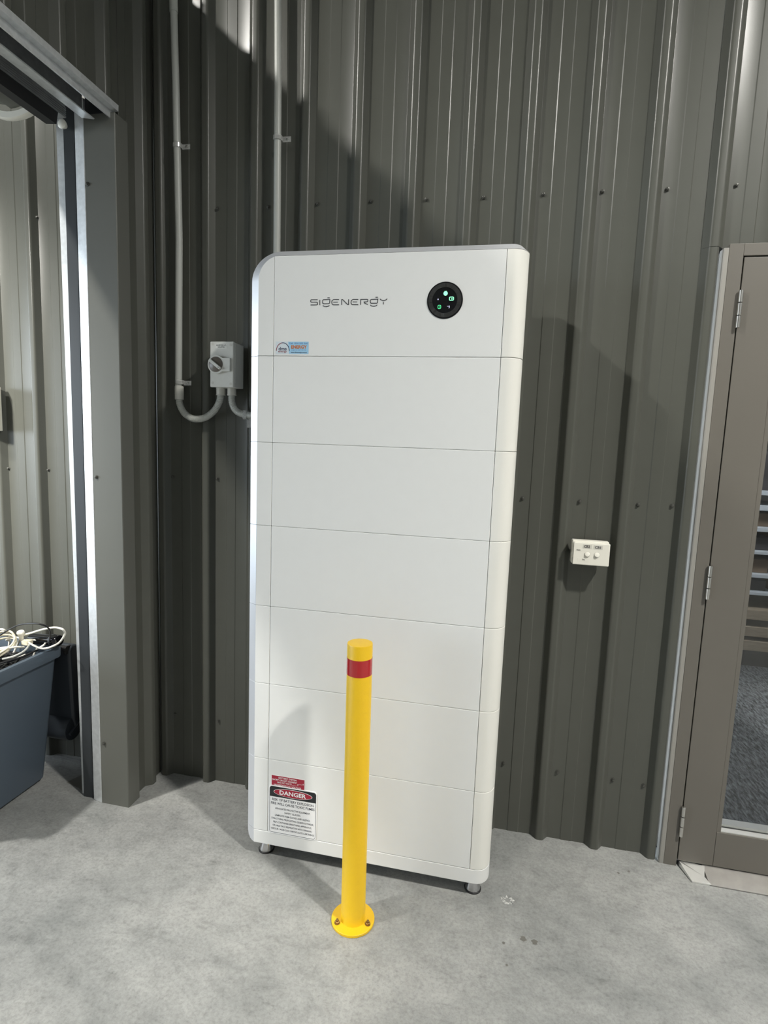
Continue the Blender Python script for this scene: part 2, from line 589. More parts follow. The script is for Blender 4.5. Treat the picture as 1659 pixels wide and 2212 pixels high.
G().lathe([(0.166, 0), (0.185, 0.0), (0.187, 0.006), (0.187, 0.020), (0.183, 0.026), (0.166, 0.026), (0.166, 0)], (-0.925, 0.045, 2.70), (0, 1, 0), 64, caps=False).build('drum_rim', M_SWW, rd, smooth=40)

# roof and the outer shell (mostly out of view; they hold the light in)
cg = G()
cp = []
for k in range(-47, 48):
    c = k * PITCH_R
    cp += [(c - 0.03, 6.0), (c - 0.015, 6.025), (c + 0.015, 6.025), (c + 0.03, 6.0)]
cg.strip(cp, -8.0, 0.5, 'y')
tag(cg.build('ceiling', M_ROOF), 'ribbed silver shed roof lining', kind='structure')
tag(G().box(8.9, 9.0, -8, 0.4, 0, 6).build('wall_right', M_SHEDW), 'plain lined right wall of the shed', kind='structure')
tag(G().box(-9, 9, -8.1, -8.0, 0, 6).build('wall_front', M_SHEDW), 'plain lined wall behind the camera', kind='structure')
fw = G()
fw.box(-8.1, -8.0, -8, -7.65, 0, 6).box(-8.1, -8.0, 0.15, 0.45, 0, 6).box(-8.1, -8.0, -7.65, 0.15, 3.2, 6)
tag(fw.build('wall_far_left', M_SHEDW), 'far left shed wall with a wide open doorway to daylight', kind='structure')
tag(G().box(-30, -8.0, -14, 10, -0.16, -0.01).build('ground', M_CONC), 'concrete apron outside the open doorway', kind='structure')

# ------------------------------------------------------------------ office door and the office behind it
dj = root('door_1', (1.45, 0.345, 0), 'brown grey metal door with large glass pane at right', kind='structure')
FR = G()
FR.box(1.432, 1.474, 0.335, 0.50, 0.0, HD)
FR.build('jamb', M_DOOR, dj, bevel=0.0012)
FR = G()
FR.box(2.42, 2.46, 0.335, 0.50, 0.0, HD)
FR.build('jamb', M_DOOR, dj, bevel=0.0012)
G().box(1.474, 2.42, 0.335, 0.50, 2.090, HD).build('head_rail', M_DOOR, dj, bevel=0.0012)
LY0, LY1 = 0.337, 0.380
G().box(1.478, 1.592, LY0, LY1, 0.022, 2.086).build('stile', M_DOOR, dj, bevel=0.0015)
G().box(2.302, 2.416, LY0, LY1, 0.022, 2.086).build('stile', M_DOOR, dj, bevel=0.0015)
G().box(1.5926, 2.3014, LY0, LY1, 0.022, 0.152).build('bottom_rail', M_DOOR, dj, bevel=0.0015)
G().box(1.5926, 2.3014, LY0, LY1, 1.972, 2.086).build('top_rail', M_DOOR, dj, bevel=0.0015)
G().prism([(LY0 + 0.004, 0.1525), (LY0 + 0.018, 0.1525), (LY0 + 0.018, 0.162), (LY0 + 0.004, 0.156)], 1.596, 2.298, 'x').build('glazing_bead', M_SILL, dj)
G().prism([(LY0 + 0.024, 0.1525), (LY1, 0.1525), (LY1, 0.182), (LY0 + 0.024, 0.172)], 1.596, 2.298, 'x').build('glazing_bead', M_SILL, dj)
G().prism([(LY0 + 0.002, 0.152), (LY0 + 0.018, 0.152), (LY0 + 0.018, 1.972), (LY0 + 0.002, 1.972)], 1.5926, 1.606, 'x').build('glazing_bead', M_DOOR, dj)
G().box(1.598, 2.296, LY0 + 0.0185, LY0 + 0.0235, 0.155, 1.970).build('glass_pane', M_GLASS, dj)
for z0, z1 in ((1.868, 1.985), (0.985, 1.102), (0.120, 0.235)):
    h = G()
    L3 = (z1 - z0) / 3
    for i in range(3):
        h.lathe([(0.0035, z0 + L3 * i + 0.001), (0.0068, z0 + L3 * i + 0.0016), (0.0068, z0 + L3 * (i + 1) - 0.0016), (0.0035, z0 + L3 * (i + 1) - 0.001)], (1.476, 0.3275, 0), (0, 0, 1), 14)
    hg = h.build('hinge', M_STEEL, dj, smooth=40)
    tag(hg, 'bright steel butt hinge knuckle')
    q = G().box(1.4725, 1.4795, 0.331, 0.3352, z0 + 0.004, z1 - 0.004).build('hinge_leaf', M_GUIDE, hg)
jt = G()
jt.prism([(1.4165, 0.338), (1.4195, 0.336), (1.4315, 0.336), (1.4315, 0.3715), (1.4285, 0.3715), (1.4285, 0.339), (1.4195, 0.339), (1.4195, 0.3715), (1.4165, 0.3715)], 0.0, HD - 0.012)
jt = jt.build('trim_4', mat('pale_door_trim', (0.27, 0.26, 0.235), 0.42, 0.0, 0.06, 8))
tag(jt, 'pale grey narrow trim strip between cladding and door frame', kind='structure')
th = root('trim_5', (1.6, 0.3, 0), 'worn aluminium ramp threshold under the office door', kind='structure')
G().prism([(0.262, 0.002), (0.262, 0.005), (0.335, 0.018), (0.36, 0.018), (0.36, 0.002)], 1.56, 2.46, 'x').build('worn_plate', M_SILLD, th)
tp = G()
tp.add([(1.505, 0.262, 0.0055), (1.566, 0.262, 0.0055), (1.552, 0.29, 0.0105), (1.566, 0.335, 0.0185), (1.484, 0.345, 0.0185), (1.484, 0.335, 0.0185),
        (1.505, 0.262, 0.001), (1.566, 0.262, 0.001), (1.552, 0.29, 0.001), (1.566, 0.335, 0.001), (1.484, 0.345, 0.001), (1.484, 0.335, 0.001)],
       [(0, 1, 2, 3, 4, 5), (0, 6, 7, 1), (1, 7, 8, 2), (2, 8, 9, 3), (3, 9, 10, 4), (4, 10, 11, 5), (5, 11, 6, 0), (11, 10, 9, 8, 7, 6)])
tp.build('clean_plate', M_SILL, th)

tag(G().box(1.2, 6.0, 0.421, 5.2, -0.05, 0.0).build('floor_office', M_CARPET), 'blue grey loop carpet in the office beyond the glass door', kind='structure')
tag(G().box(1.1, 6.1, 5.2, 5.3, 0, 2.9).build('wall_office_back', M_OWALL), 'plain back wall of the office', kind='structure')
tag(G().box(1.1, 1.2, 0.55, 5.2, 0, 2.9).build('wall_office_left', M_OWALL), 'plain left wall of the office', kind='structure')
tag(G().box(6.0, 6.1, 0.55, 5.2, 0, 2.9).build('wall_office_right', M_OWALL), 'plain right wall of the office', kind='structure')
tag(G().box(1.1, 6.1, 0.51, 5.3, 2.9, 3.0).build('ceiling_office', M_ROOF), 'plain office ceiling', kind='structure')

SY = 2.55
sh = root('storage_shelf', (3.1, SY, 0), 'pale storage rack with timber base seen through the door glass', 'shelf')
for z, t, mm in ((1.235, 0.03, M_SHELF), (1.135, 0.035, M_SHELF), (0.985, 0.03, M_SHELF), (0.82, 0.022, M_SHELF), (0.66, 0.025, M_SHELF), (0.535, 0.022, M_SHELF)):
    G().box(2.3, 4.4, SY, SY + 0.5, z - t, z).build('shelf_board', mm, sh, bevel=0.002)
for x in (2.32, 4.34):
    G().box(x, x + 0.04, SY + 0.46, SY + 0.5, 0, 1.9).build('post', M_SHELF, sh)
for z in (0.42, 0.30, 0.20):
    G().box(2.3, 4.4, SY - 0.03, SY + 0.45, z - 0.075, z - 0.005).build('timber_plank', M_TIMBER, sh, bevel=0.003)
G().box(2.34, 4.36, SY + 0.02, SY + 0.45, 0.0, 0.125).build('plinth', M_CART, sh)
k = 0
for z, hh, sn in ((1.235, 0.26, 'top'), (0.985, 0.10, 'third'), (0.82, 0.11, 'fourth'), (0.66, 0.095, 'fifth'), (0.535, 0.08, 'lowest')):
    for j, (x0, x1) in enumerate(((2.40, 2.62), (2.66, 2.90))):
        m_, cn = ((M_CART, 'dark'), (M_CARTB, 'brown'))[(k + j) % 2]
        b = G().box(x0, x1, SY + 0.06 + 0.02 * j, SY + 0.4, z + 0.0005, z + hh * (1.0 - 0.18 * ((k + j) % 3) / 2)).build('stock_box', m_, None, bevel=0.003)
        tag(b, '%s stock box on the %s office shelf, %s of the pair behind the door glass' % (cn, sn, ('nearer', 'farther')[j]), 'box', 'stock boxes on the office rack')
    k += 1

# ------------------------------------------------------------------ white battery tower
T = root('battery_tower', (0.40, 0.14, 0), 'tall white stacked battery unit on chrome feet against ribbed wall', 'battery')
XA, XB = 0.0522, 0.7530
RAD = arc(0.771, 0.055, 0.045, 0.055, -90, 0, 8)          # rounded front-right corner in plan


def right_poly(x0):
    return [(x0, 0.0)] + RAD + [(0.816, 0.24), (x0, 0.24)]


def module(name, z0, z1, top=False):
    g0 = 0.0003
    za, zb = z0 + g0, z1 - g0
    body = G()
    body.prism([(-0.026, 0.028), (XB - 0.001, 0.028), (XB - 0.001, 0.26), (-0.026, 0.26)], z0 + 0.0002, z1 - 0.0002)
    body.prism([(XB - 0.001, 0.03), (0.800, 0.03), (0.800, 0.26), (XB - 0.001, 0.26)], z0 + 0.0002, z1 - 0.0002)
    B = body.build(name, M_CASE, T)
    G().box(XA + 0.0006, XB - 0.0006, 0.0, 0.026, za, zb).build('front_panel', M_WHITE, B, bevel=0.0017, seg=2)
    G().box(0.0, XA - 0.0006, 0.0, 0.026, za, zb).build('side_strip', M_WHITE, B, bevel=0.0017, seg=2)
    G().prism(right_poly(XB + 0.0006), za, zb).build('corner_cover', M_CREAM, B, smooth=50, bevel=0.0017, seg=2)
    G().prism([(0.0, 0.0012), (-0.0302, 0.0195), (-0.0312, 0.0215), (-0.0312, 0.034), (0.0, 0.034)], za, zb).build('edge_chamfer', M_CHAM, B, bevel=0.0008, seg=1)
    return B


ZB = 0.105
for k in range(6):
    module('battery_module', ZB + 0.27 * k, ZB + 0.27 * (k + 1))
ZC = ZB + 1.62          # 1.725
ZT = 2.025
# controller (top unit): rounded top-left corner, chamfer round the left and the top
ctl = G()
outl = [(-0.027, ZC + 0.0002), (-0.027, 1.955)] + arc(0.070, 1.955, 0.097, 0.085, 180, 90, 10)[1:] + [(0.775, 2.040), (0.80, 2.035), (0.80, ZC + 0.0002)]
ctl.prism(outl, 0.03, 0.26, 'y')
CT = ctl.build('energy_controller', M_CASE, T, smooth=40)
G().box(XA + 0.0006, XB - 0.0006, 0.0, 0.028, ZC + 0.0007, ZT - 0.0008).build('front_panel', M_WHITE, CT, bevel=0.0011, seg=2)
ss = [(XA - 0.0006, ZC + 0.0007), (XA - 0.0006, ZT - 0.0008 - 0.0022)]
aa = [p for p in arc(0.070, 1.955, 0.070, 0.070, 90, 180, 14) if p[0] < XA - 0.002]
G().prism(ss + aa + [(0.0, ZC + 0.0007)], 0.0, 0.028, 'y').build('side_strip', M_WHITE, CT, smooth=40, bevel=0.0009, seg=2)
G().prism(right_poly(XB + 0.0006), ZC + 0.0007, ZT - 0.0008).build('corner_cover', M_CREAM, CT, smooth=50, bevel=0.0017, seg=2)
inn, outr = [], []
inn.append((0.0, 0.0012, ZC + 0.0007)); outr.append((-0.0308, 0.0205, ZC + 0.0007))
for i in range(15):
    a = math.radians(180 - 90 * i / 14)
    inn.append((0.070 + 0.070 * math.cos(a), 0.0012, 1.955 + 0.070 * math.sin(a)))
    outr.append((0.070 + 0.1008 * math.cos(a), 0.0205, 1.955 + 0.0885 * math.sin(a)))
for i in range(9):
    a = math.radians(-90 + 90 * i / 8)
    inn.append((0.771 + 0.045 * math.cos(a), 0.055 + 0.0538 * math.sin(a), ZT))
    outr.append((0.766 + 0.030 * math.cos(a), 0.058 + 0.0375 * math.sin(a), ZT + 0.0185))
inn.append((0.816, 0.24, ZT)); outr.append((0.796, 0.24, ZT + 0.0185))
rings = []
for p, q in zip(inn, outr):
    p, q = Vector(p), Vector(q)
    cen = Vector((0.4, 0.13, 1.5))
    d = Vector((0, 0.012, 0))
    rings.append([p, q, q + d, p + d])
G().loft(rings, True, True).build('edge_chamfer', M_CHAM, CT, smooth=35)
# base plinth on four feet
bs = G()
bs.prism([(-0.026, 0.028), (0.800, 0.028), (0.800, 0.26), (-0.026, 0.26)], 0.072, ZB - 0.0003)
BS = bs.build('base_plinth', M_CASE, T)
G().prism([(0.0, 0.0), (XB, 0.0)] + RAD + [(0.816, 0.24), (0.80, 0.24), (0.80, 0.07), (0.77, 0.026), (0.0, 0.026)], 0.0555, ZB - 0.0007).build('front_panel', M_WHITE, BS, smooth=50, bevel=0.0017, seg=2)
inn = [(0, 0.0012, ZB - 0.0007), (0, 0.0012, 0.085), (0, 0.0012, 0.070), (0, 0.0012, 0.0605), (0, 0.0012, 0.0565)]
outr = [(-0.031, 0.0205, ZB - 0.0007), (-0.0305, 0.0205, 0.085), (-0.0265, 0.018, 0.068), (-0.019, 0.0135, 0.0585), (-0.008, 0.0065, 0.0555)]
G().loft([[Vector(p), Vector(q), Vector(q) + Vector((0, 0.012, 0)), Vector(p) + Vector((0, 0.012, 0))] for p, q in zip(inn, outr)]).build('edge_chamfer', M_CHAM, BS, smooth=35)
for x, y in ((0.030, 0.046), (0.766, 0.048), (0.030, 0.215), (0.766, 0.215)):
    f = G().lathe([(0.0255, 0.005), (0.0245, 0.012), (0.0145, 0.038), (0.012, 0.046), (0.008, 0.046), (0.008, 0.072)], (x, y, 0), (0, 0, 1), 28).build('foot', M_CHROME, T, smooth=30)
    G().lathe([(0.0275, 0.0), (0.0280, 0.004), (0.0255, 0.0065)], (x, y, 0), (0, 0, 1), 28).build('rubber_pad', M_DARK, f, smooth=50)
# round display
dc = (0.5830, 0.0, 1.8860)
DP = G().lathe([(0.0525, -0.004), (0.0525, 0.0006), (0.0515, 0.0018)], dc, (0, -1, 0), 64).build('round_display', M_GLOSSB, T, smooth=40)
rg = G()
random.seed(3)
NF = 40
for i in range(NF):
    a0, a1 = 2 * PI * i / NF, 2 * PI * (i + 1) / NF
    h0, h1 = 0.0021 + random.uniform(0, 0.0022), 0.0021 + random.uniform(0, 0.0022)
    hh0, hh1 = 0.0021 + random.uniform(0, 0.0010), 0.0021 + random.uniform(0, 0.0010)
    P = lambda r, a, h: (dc[0] + r * math.cos(a), -h, dc[2] + r * math.sin(a))
    rg.add([P(0.0365, a0, h0), P(0.0365, a1, h1), P(0.0485, a1, hh1), P(0.0485, a0, hh0)], [(0, 1, 2, 3)])
rg.build('faceted_ring', M_RING, DP)


def disc(name, cx, cz, r, m, y=-0.0024, n=20, rx=None):
    rx = rx or r
    g = G()
    g.prism([(cx + rx * math.cos(2 * PI * i / n), cz + r * math.sin(2 * PI * i / n)) for i in range(n)], y, -0.0016, 'y')
    return g.build(name, m, DP)


def stroke(g, pts, wd, y0, y1, closed=False):
    """flat ribbon stroke in the xz plane"""
    P = [Vector((p[0], p[1])) for p in pts]
    n = len(P)
    rings = []
    for i in range(n):
        if closed:
            a, b = P[(i - 1) % n], P[(i + 1) % n]
        else:
            a, b = P[max(i - 1, 0)], P[min(i + 1, n - 1)]
        d1 = (P[i] - a)
        d2 = (b - P[i])
        d1 = d1.normalized() if d1.length > 1e-9 else d2.normalized()
        d2 = d2.normalized() if d2.length > 1e-9 else d1
        t = (d1 + d2)
        t = t.normalized() if t.length > 1e-6 else d1
        nrm = Vector((-t.y, t.x))
        k = wd / 2 / max(0.5, nrm.dot(Vector((-d1.y, d1.x))))
        l, r = P[i] + nrm * k, P[i] - nrm * k
        rings.append([(l.x, y0, l.y), (r.x, y0, r.y), (r.x, y1, r.y), (l.x, y1, l.y)])
    if closed:
        rings.append(rings[0])
    g.loft(rings, True, not closed)


# indicator symbols on the display
sun = G()
sun.prism(arc(0.5845, 1.9050, 0.0062, 0.0062, 0, 342, 19), -0.0026, -0.0019, 'y')
sun.prism([(0.5818, 1.9105), (0.5826, 1.9128), (0.5834, 1.9105)], -0.0026, -0.0019, 'y')
sun.prism([(0.5856, 1.9105), (0.5864, 1.9128), (0.5872, 1.9105)], -0.0026, -0.0019, 'y')
sun.build('round_indicator', M_GREENP, DP)
hx = G()
stroke(hx, [(0.5980, 1.8945), (0.6065, 1.8945), (0.6082, 1.8932), (0.6082, 1.8870), (0.6065, 1.8855), (0.5980, 1.8855), (0.5964, 1.8870), (0.5964, 1.8932)], 0.0020, -0.0026, -0.0019, True)
hx.prism([(0.6000, 1.8900), (0.6045, 1.8916), (0.6062, 1.8895), (0.6035, 1.8875)], -0.0026, -0.0019, 'y')
hx.build('house_indicator', M_GREENP, DP)
bx = G()
stroke(bx, [(0.5655, 1.8720), (0.5705, 1.8720), (0.5722, 1.8705), (0.5722, 1.8640), (0.5705, 1.8625), (0.5655, 1.8625), (0.5640, 1.8640), (0.5640, 1.8705)], 0.0013, -0.0026, -0.0019, True)
bx.prism([(0.5672, 1.8670), (0.5681, 1.8695), (0.5690, 1.8670), (0.5681, 1.8648)], -0.0026, -0.0019, 'y')
bx.build('battery_indicator', M_GREEN, DP)
dx = G()
dx.prism([(0.5610, 1.8870), (0.5625, 1.8908), (0.5645, 1.8908), (0.5655, 1.8870)], -0.0026, -0.0019, 'y')
dx.build('grid_indicator', M_LILAC, DP)
dx = G()
dx.prism(arc(0.5945, 1.8672, 0.0042, 0.0048, -80, 80, 8) + [(0.5960, 1.8690), (0.5962, 1.8650)], -0.0026, -0.0019, 'y')
stroke(dx, [(0.5905, 1.8690), (0.5935, 1.8686), (0.5950, 1.8672)], 0.0012, -0.0026, -0.0019)
dx.build('plug_indicator', M_LILAC, DP)
# wordmark on the front
LOGO = [[(0.1941, 1.8931), (0.174, 1.8934), (0.172, 1.8917), (0.1721, 1.8876), (0.1742, 1.886), (0.192, 1.8858), (0.1939, 1.8842), (0.1941, 1.8792), (0.1922, 1.8777), (0.1718, 1.8779)],
        [(0.2012, 1.8924), (0.2016, 1.8772)], [(0.2255, 1.8983), (0.2328, 1.8981)],
        [(0.2139, 1.893), (0.2332, 1.8932), (0.2327, 1.8829), (0.2302, 1.8811), (0.2133, 1.881), (0.2107, 1.8829), (0.2101, 1.8899), (0.2117, 1.8922)],
        [(0.2114, 1.8759), (0.2152, 1.8732), (0.222, 1.8722), (0.2287, 1.8733), (0.2323, 1.8759)],
        [(0.2621, 1.8928), (0.245, 1.893), (0.2401, 1.8895), (0.2394, 1.8841), (0.2412, 1.8791), (0.2446, 1.8775), (0.2625, 1.8773)], [(0.2439, 1.8853), (0.2589, 1.8851)],
        [(0.2712, 1.8769), (0.2707, 1.8927), (0.2734, 1.8926), (0.29, 1.8776), (0.2925, 1.8776), (0.292, 1.893)],
        [(0.3223, 1.8923), (0.3058, 1.8925), (0.3009, 1.889), (0.3003, 1.8833), (0.3017, 1.8787), (0.3054, 1.8771), (0.3228, 1.8769)], [(0.3048, 1.8851), (0.3192, 1.8849)],
        [(0.3305, 1.8765), (0.33, 1.8922), (0.3501, 1.8922), (0.3518, 1.8911), (0.352, 1.8865), (0.3496, 1.8849), (0.3406, 1.8847), (0.3418, 1.8816), (0.3523, 1.8769)],
        [(0.3755, 1.8977), (0.3825, 1.8976)],
        [(0.3632, 1.8917), (0.3827, 1.8922), (0.3819, 1.8823), (0.3799, 1.8805), (0.3628, 1.8804), (0.3601, 1.8826), (0.3596, 1.8887), (0.3611, 1.891)],
        [(0.36, 1.8757), (0.3647, 1.8726), (0.3713, 1.8717), (0.3777, 1.8729), (0.3812, 1.8758)],
        [(0.3897, 1.8929), (0.3925, 1.8898), (0.3999, 1.8874), (0.4071, 1.8896), (0.411, 1.8929)], [(0.4, 1.8839), (0.4003, 1.8768)]]
lg = G()
for j, P in enumerate(LOGO):
    stroke(lg, P, 0.0022, -0.0007, 0.0, closed=j in (3, 12))
lg.build('wordmark', M_LOGO, T)


def rrect(x0, x1, z0, z1, r, n=5):
    return arc(x1 - r, z1 - r, r, r, 0, 90, n) + arc(x0 + r, z1 - r, r, r, 90, 180, n) + arc(x0 + r, z0 + r, r, r, 180, 270, n) + arc(x1 - r, z0 + r, r, r, 270, 360, n)


# installer sticker
S1 = G().prism([(0.0600, 1.7310), (0.1690, 1.7310), (0.1690, 1.7690), (0.0600, 1.7690)], -0.0004, 0.0, 'y').build('sticker', M_STP, T)
tag(S1, 'pale blue installer sticker at the foot of the top unit')
G().prism([(0.1050, 1.7318), (0.1682, 1.7318), (0.1682, 1.7682), (0.1010, 1.7682)], -0.0005, -0.0003, 'y').build('blue_field', M_STB, S1)
ar = G()
stroke(ar, arc(0.0835, 1.7405, 0.0212, 0.0245, 180, 98, 14), 0.0019, -0.0008, -0.0003)
ar.build('maroon_arc', M_STM, S1)
ar = G()
stroke(ar, arc(0.0835, 1.7405, 0.0218, 0.0245, 100, 0, 16), 0.0021, -0.0008, -0.0003)
ar.build('dark_arc', M_STN, S1)
text_obj('dark_letters', [('dms', 0.0830, 1.7425, 0.0105, 0.0270)], M_STN, S1, -0.0007, bold=0.012)
text_obj('red_letters', [('energy', 0.0830, 1.7362, 0.0068, 0.0285)], M_STM, S1, -0.0007, bold=0.01)
text_obj('orange_letters', [('ENERGY', 0.1370, 1.7480, 0.0096, 0.0520)], M_STO, S1, -0.0009, bold=0.035)
text_obj('blue_letters', [('Call 1300 502 366', 0.1345, 1.7610, 0.0048, 0.0610), ('s p e c i a l i s t s', 0.1360, 1.7418, 0.0044, 0.0470)], M_STBL, S1, -0.0007, bold=0.008)
text_obj('navy_letters', [('www.dmsenergy.com.au', 0.1365, 1.7345, 0.0040, 0.0520)], M_STN, S1, -0.0007, bold=0.02)
# red battery sticker
S2 = G().prism([(0.0635, 0.2780), (0.1860, 0.2780), (0.1860, 0.3205), (0.0635, 0.3205)], -0.0004, 0.0, 'y').build('sticker', M_SWHT, T)
tag(S2, 'small red battery voltage sticker above the danger sign')
G().prism([(0.0655, 0.2780), (0.1845, 0.2780), (0.1845, 0.3190), (0.0655, 0.3190)], -0.0006, -0.0003, 'y').build('red_field', M_SRED, S2)
text_obj('white_letters', [('BATTERY SYSTEM', 0.1235, 0.3100, 0.0058, 0.0650), ('SHORT CIRCUIT CURRENT', 0.1130, 0.3015, 0.0058, 0.0900),
                           ('MAX DC VOLTS', 0.1125, 0.2930, 0.0058, 0.0520), ('HAZARDOUS D.C. VOLTAGE', 0.1235, 0.2830, 0.0062, 0.0980),
                           ('A', 0.1800, 0.3000, 0.0055, 0.0045), ('V', 0.1610, 0.2935, 0.0055, 0.0045)], M_SWHT, S2, -0.0008, bold=0.012)
ul = G()
ul.box(0.1585, 0.1765, -0.0008, -0.0004, 0.2998, 0.3004).box(0.1405, 0.1580, -0.0008, -0.0004, 0.2928, 0.2934).box(0.075, 0.172, -0.0008, -0.0004, 0.2816, 0.2822)
ul.build('blank_lines', M_SWHT, S2)
# danger sign
S3 = G().prism(rrect(0.0560, 0.2310, 0.1045, 0.2830, 0.011), -0.0016, 0.0, 'y').build('danger_sign', M_SWHT, T)
tag(S3, 'black red and white danger sign near the base')
G().prism(arc(0.2275 - 0.009, 0.2795 - 0.009, 0.009, 0.009, 0, 90, 5) + arc(0.0595 + 0.009, 0.2795 - 0.009, 0.009, 0.009, 90, 180, 5) + [(0.0595, 0.2420), (0.2275, 0.2420)], -0.0019, -0.0012, 'y').build('black_header', M_SBLK, S3)
bd = G()
stroke(bd, rrect(0.0600, 0.2270, 0.1085, 0.2780, 0.008), 0.0012, -0.0019, -0.0012, True)
bd.build('border', M_SINK, S3)
G().prism(arc(0.1440, 0.2610, 0.0700, 0.0152, 0, 350, 35), -0.0022, -0.0017, 'y').build('white_oval', M_SWHT, S3)
G().prism(arc(0.1440, 0.2610, 0.0685, 0.0139, 0, 350, 35), -0.0025, -0.0020, 'y').build('red_oval', M_SRED, S3)
text_obj('danger_letters', [('DANGER', 0.1440, 0.2538, 0.0150, 0.0960)], M_SWHT, S3, -0.0027, bold=0.028)
text_obj('large_letters', [('RISK OF BATTERY EXPLOSION', 0.1440, 0.2272, 0.0092, 0.1500), ('FIRE WILL CAUSE TOXIC FUMES', 0.1440, 0.2132, 0.0092, 0.1580)], M_SINK, S3, -0.0019, bold=0.012)
sm = ['ASSOCIATED PROTECTIVE EQUIPMENT:', 'SAFETY GLASSES,', 'LAMINATE FILM GLOVES AND SLEEVES,', 'STRUCTURAL FIREFIGHTING GEAR/FOOTWEAR,',
      'SELF-CONTAINED BREATHING APPARATUS,', 'OR HALF FACE RESPIRATOR WITH ORGANIC', 'VAPOUR / ACID GAS / PARTICULATE CARTRIDGE']
wds = [0.1280, 0.0590, 0.1280, 0.1540, 0.1400, 0.1440, 0.1580]
text_obj('small_letters', [(s, 0.1440, 0.1965 - 0.0128 * i, 0.0064, wds[i]) for i, s in enumerate(sm)], M_SINK, S3, -0.0019, bold=0.010)

# ------------------------------------------------------------------ bollard
BC = (0.411, -0.172)
BO = root('safety_bollard', (BC[0], BC[1], 0), 'yellow steel bollard with red band standing before the white tower', 'bollard')
G().lathe([(0.0655, 0.0), (0.0665, 0.001), (0.0665, 0.0075), (0.0655, 0.0085), (0.03, 0.0085)], (*BC, 0), (0, 0, 1), 64).build('base_plate', M_YEL, BO, smooth=40)
G().lathe([(0.0385, 0.0085), (0.0372, 0.0125), (0.0372, 0.8865), (0.0364, 0.8895), (0.030, 0.8902), (0.0, 0.8902)], (*BC, 0), (0, 0, 1), 64).build('post', M_YEL, BO, smooth=40)
G().lathe([(0.0373, 0.7985), (0.03765, 0.7986), (0.03765, 0.8484), (0.0373, 0.8485)], (*BC, 0), (0, 0, 1), 64, caps=False).build('reflective_band', M_RED, BO, smooth=40)
for a in (217, 345, 101):
    bx_, by_ = BC[0] + 0.052 * math.cos(math.radians(a)), BC[1] + 0.052 * math.sin(math.radians(a))
    b = G()
    b.lathe([(0.0085, 0.0085), (0.0085, 0.0097)], (bx_, by_, 0), (0, 0, 1), 16)
    b.lathe([(0.0068, 0.0097), (0.0068, 0.0150), (0.0060, 0.0156)], (bx_, by_, 0), (0, 0, 1), 6)
    b.lathe([(0.0040, 0.0150), (0.0040, 0.0205), (0.0034, 0.0212)], (bx_, by_, 0), (0, 0, 1), 12)
    b.build('bolt', M_BOLT, BO, smooth=35)
BO.rotation_euler = (0, math.radians(-0.40), 0)

# ------------------------------------------------------------------ isolator, conduits
IS = root('isolator_switch', (-0.262, 0.345, 1.65), 'grey rotary isolator box on the wall left of the white tower', 'isolator')
Xa, Xb, Ya = -0.310, -0.2155, 0.262
G().box(Xa + 0.002, Xb + 0.0005, Ya + 0.012, 0.345, 1.651, 1.813).build('housing', M_BOX, IS, bevel=0.003)
FC = G().box(Xa, Xb, Ya, Ya + 0.0115, 1.649, 1.815).build('front_cover', M_BOX, IS, bevel=0.0035)
kc = (-0.2790, 1.7305)
dl = G()
dl.prism(arc(kc[0], kc[1], 0.034, 0.034, 45, 315, 28) + [(-0.2235, 1.7065), (-0.2235, 1.7545)], Ya - 0.012, Ya, 'y')
DL = dl.build('dial_plate', M_BOX, IS, bevel=0.0015)
G().lathe([(0.0275, 0.0), (0.0275, 0.0015), (0.0262, 0.0025), (0.0, 0.0025)], (kc[0] - 0.001, Ya - 0.012, kc[1]), (0, -1, 0), 36).build('dial_face', M_KNOBD, DL, smooth=40)
kn = G()
an = math.radians(-36)
dxu, dzu = math.cos(an), math.sin(an)
kw, kl = 0.0052, 0.0268
cx0, cz0 = kc[0] - 0.001, kc[1]
kn.prism([(cx0 + dxu * s * kl - dzu * t * kw, cz0 + dzu * s * kl + dxu * t * kw) for s, t in ((-1, -1), (1, -1), (1, 1), (-1, 1))], Ya - 0.024, Ya - 0.0145, 'y')
KN = kn.build('knob', M_BOX, DL, bevel=0.0012)
G().lathe([(0.0016, 0), (0.0016, 0.0004)], (cx0 + dxu * 0.0195, Ya - 0.024, cz0 + dzu * 0.0195), (0, -1, 0), 10).build('lock_hole', M_INK, DL)
LB = G().box(-0.2865, -0.2415, Ya - 0.0006, Ya, 1.7895, 1.8060).build('label_plate', M_LAB, IS)
text_obj('lettering', [('INVERTER A.C.', -0.2640, 1.7990, 0.0045, 0.0400), ('ISOLATOR', -0.2640, 1.7922, 0.0045, 0.0270)], M_INK, LB, -0.0009 + Ya, bold=0.015)
for x, z in ((-0.299, 1.8055), (-0.226, 1.8030), (-0.299, 1.665), (-0.226, 1.662)):
    G().lathe([(0.0052, 0.0), (0.0052, 0.0005), (0.0030, 0.0006), (0.0030, 0.0001)], (x, Ya, z), (0, -1, 0), 14).build('cover_screw', M_PVCW, IS)
for x in (-0.2960, -0.2500):
    G().lathe([(0.0170, 0.0), (0.0170, -0.003), (0.0162, -0.004), (0.0162, -0.0235), (0.0174, -0.0245), (0.0174, -0.0275), (0.013, -0.0275)], (x, 0.318, 1.651), (0, 0, 1), 24).build('gland', M_PVCW, IS, smooth=35)


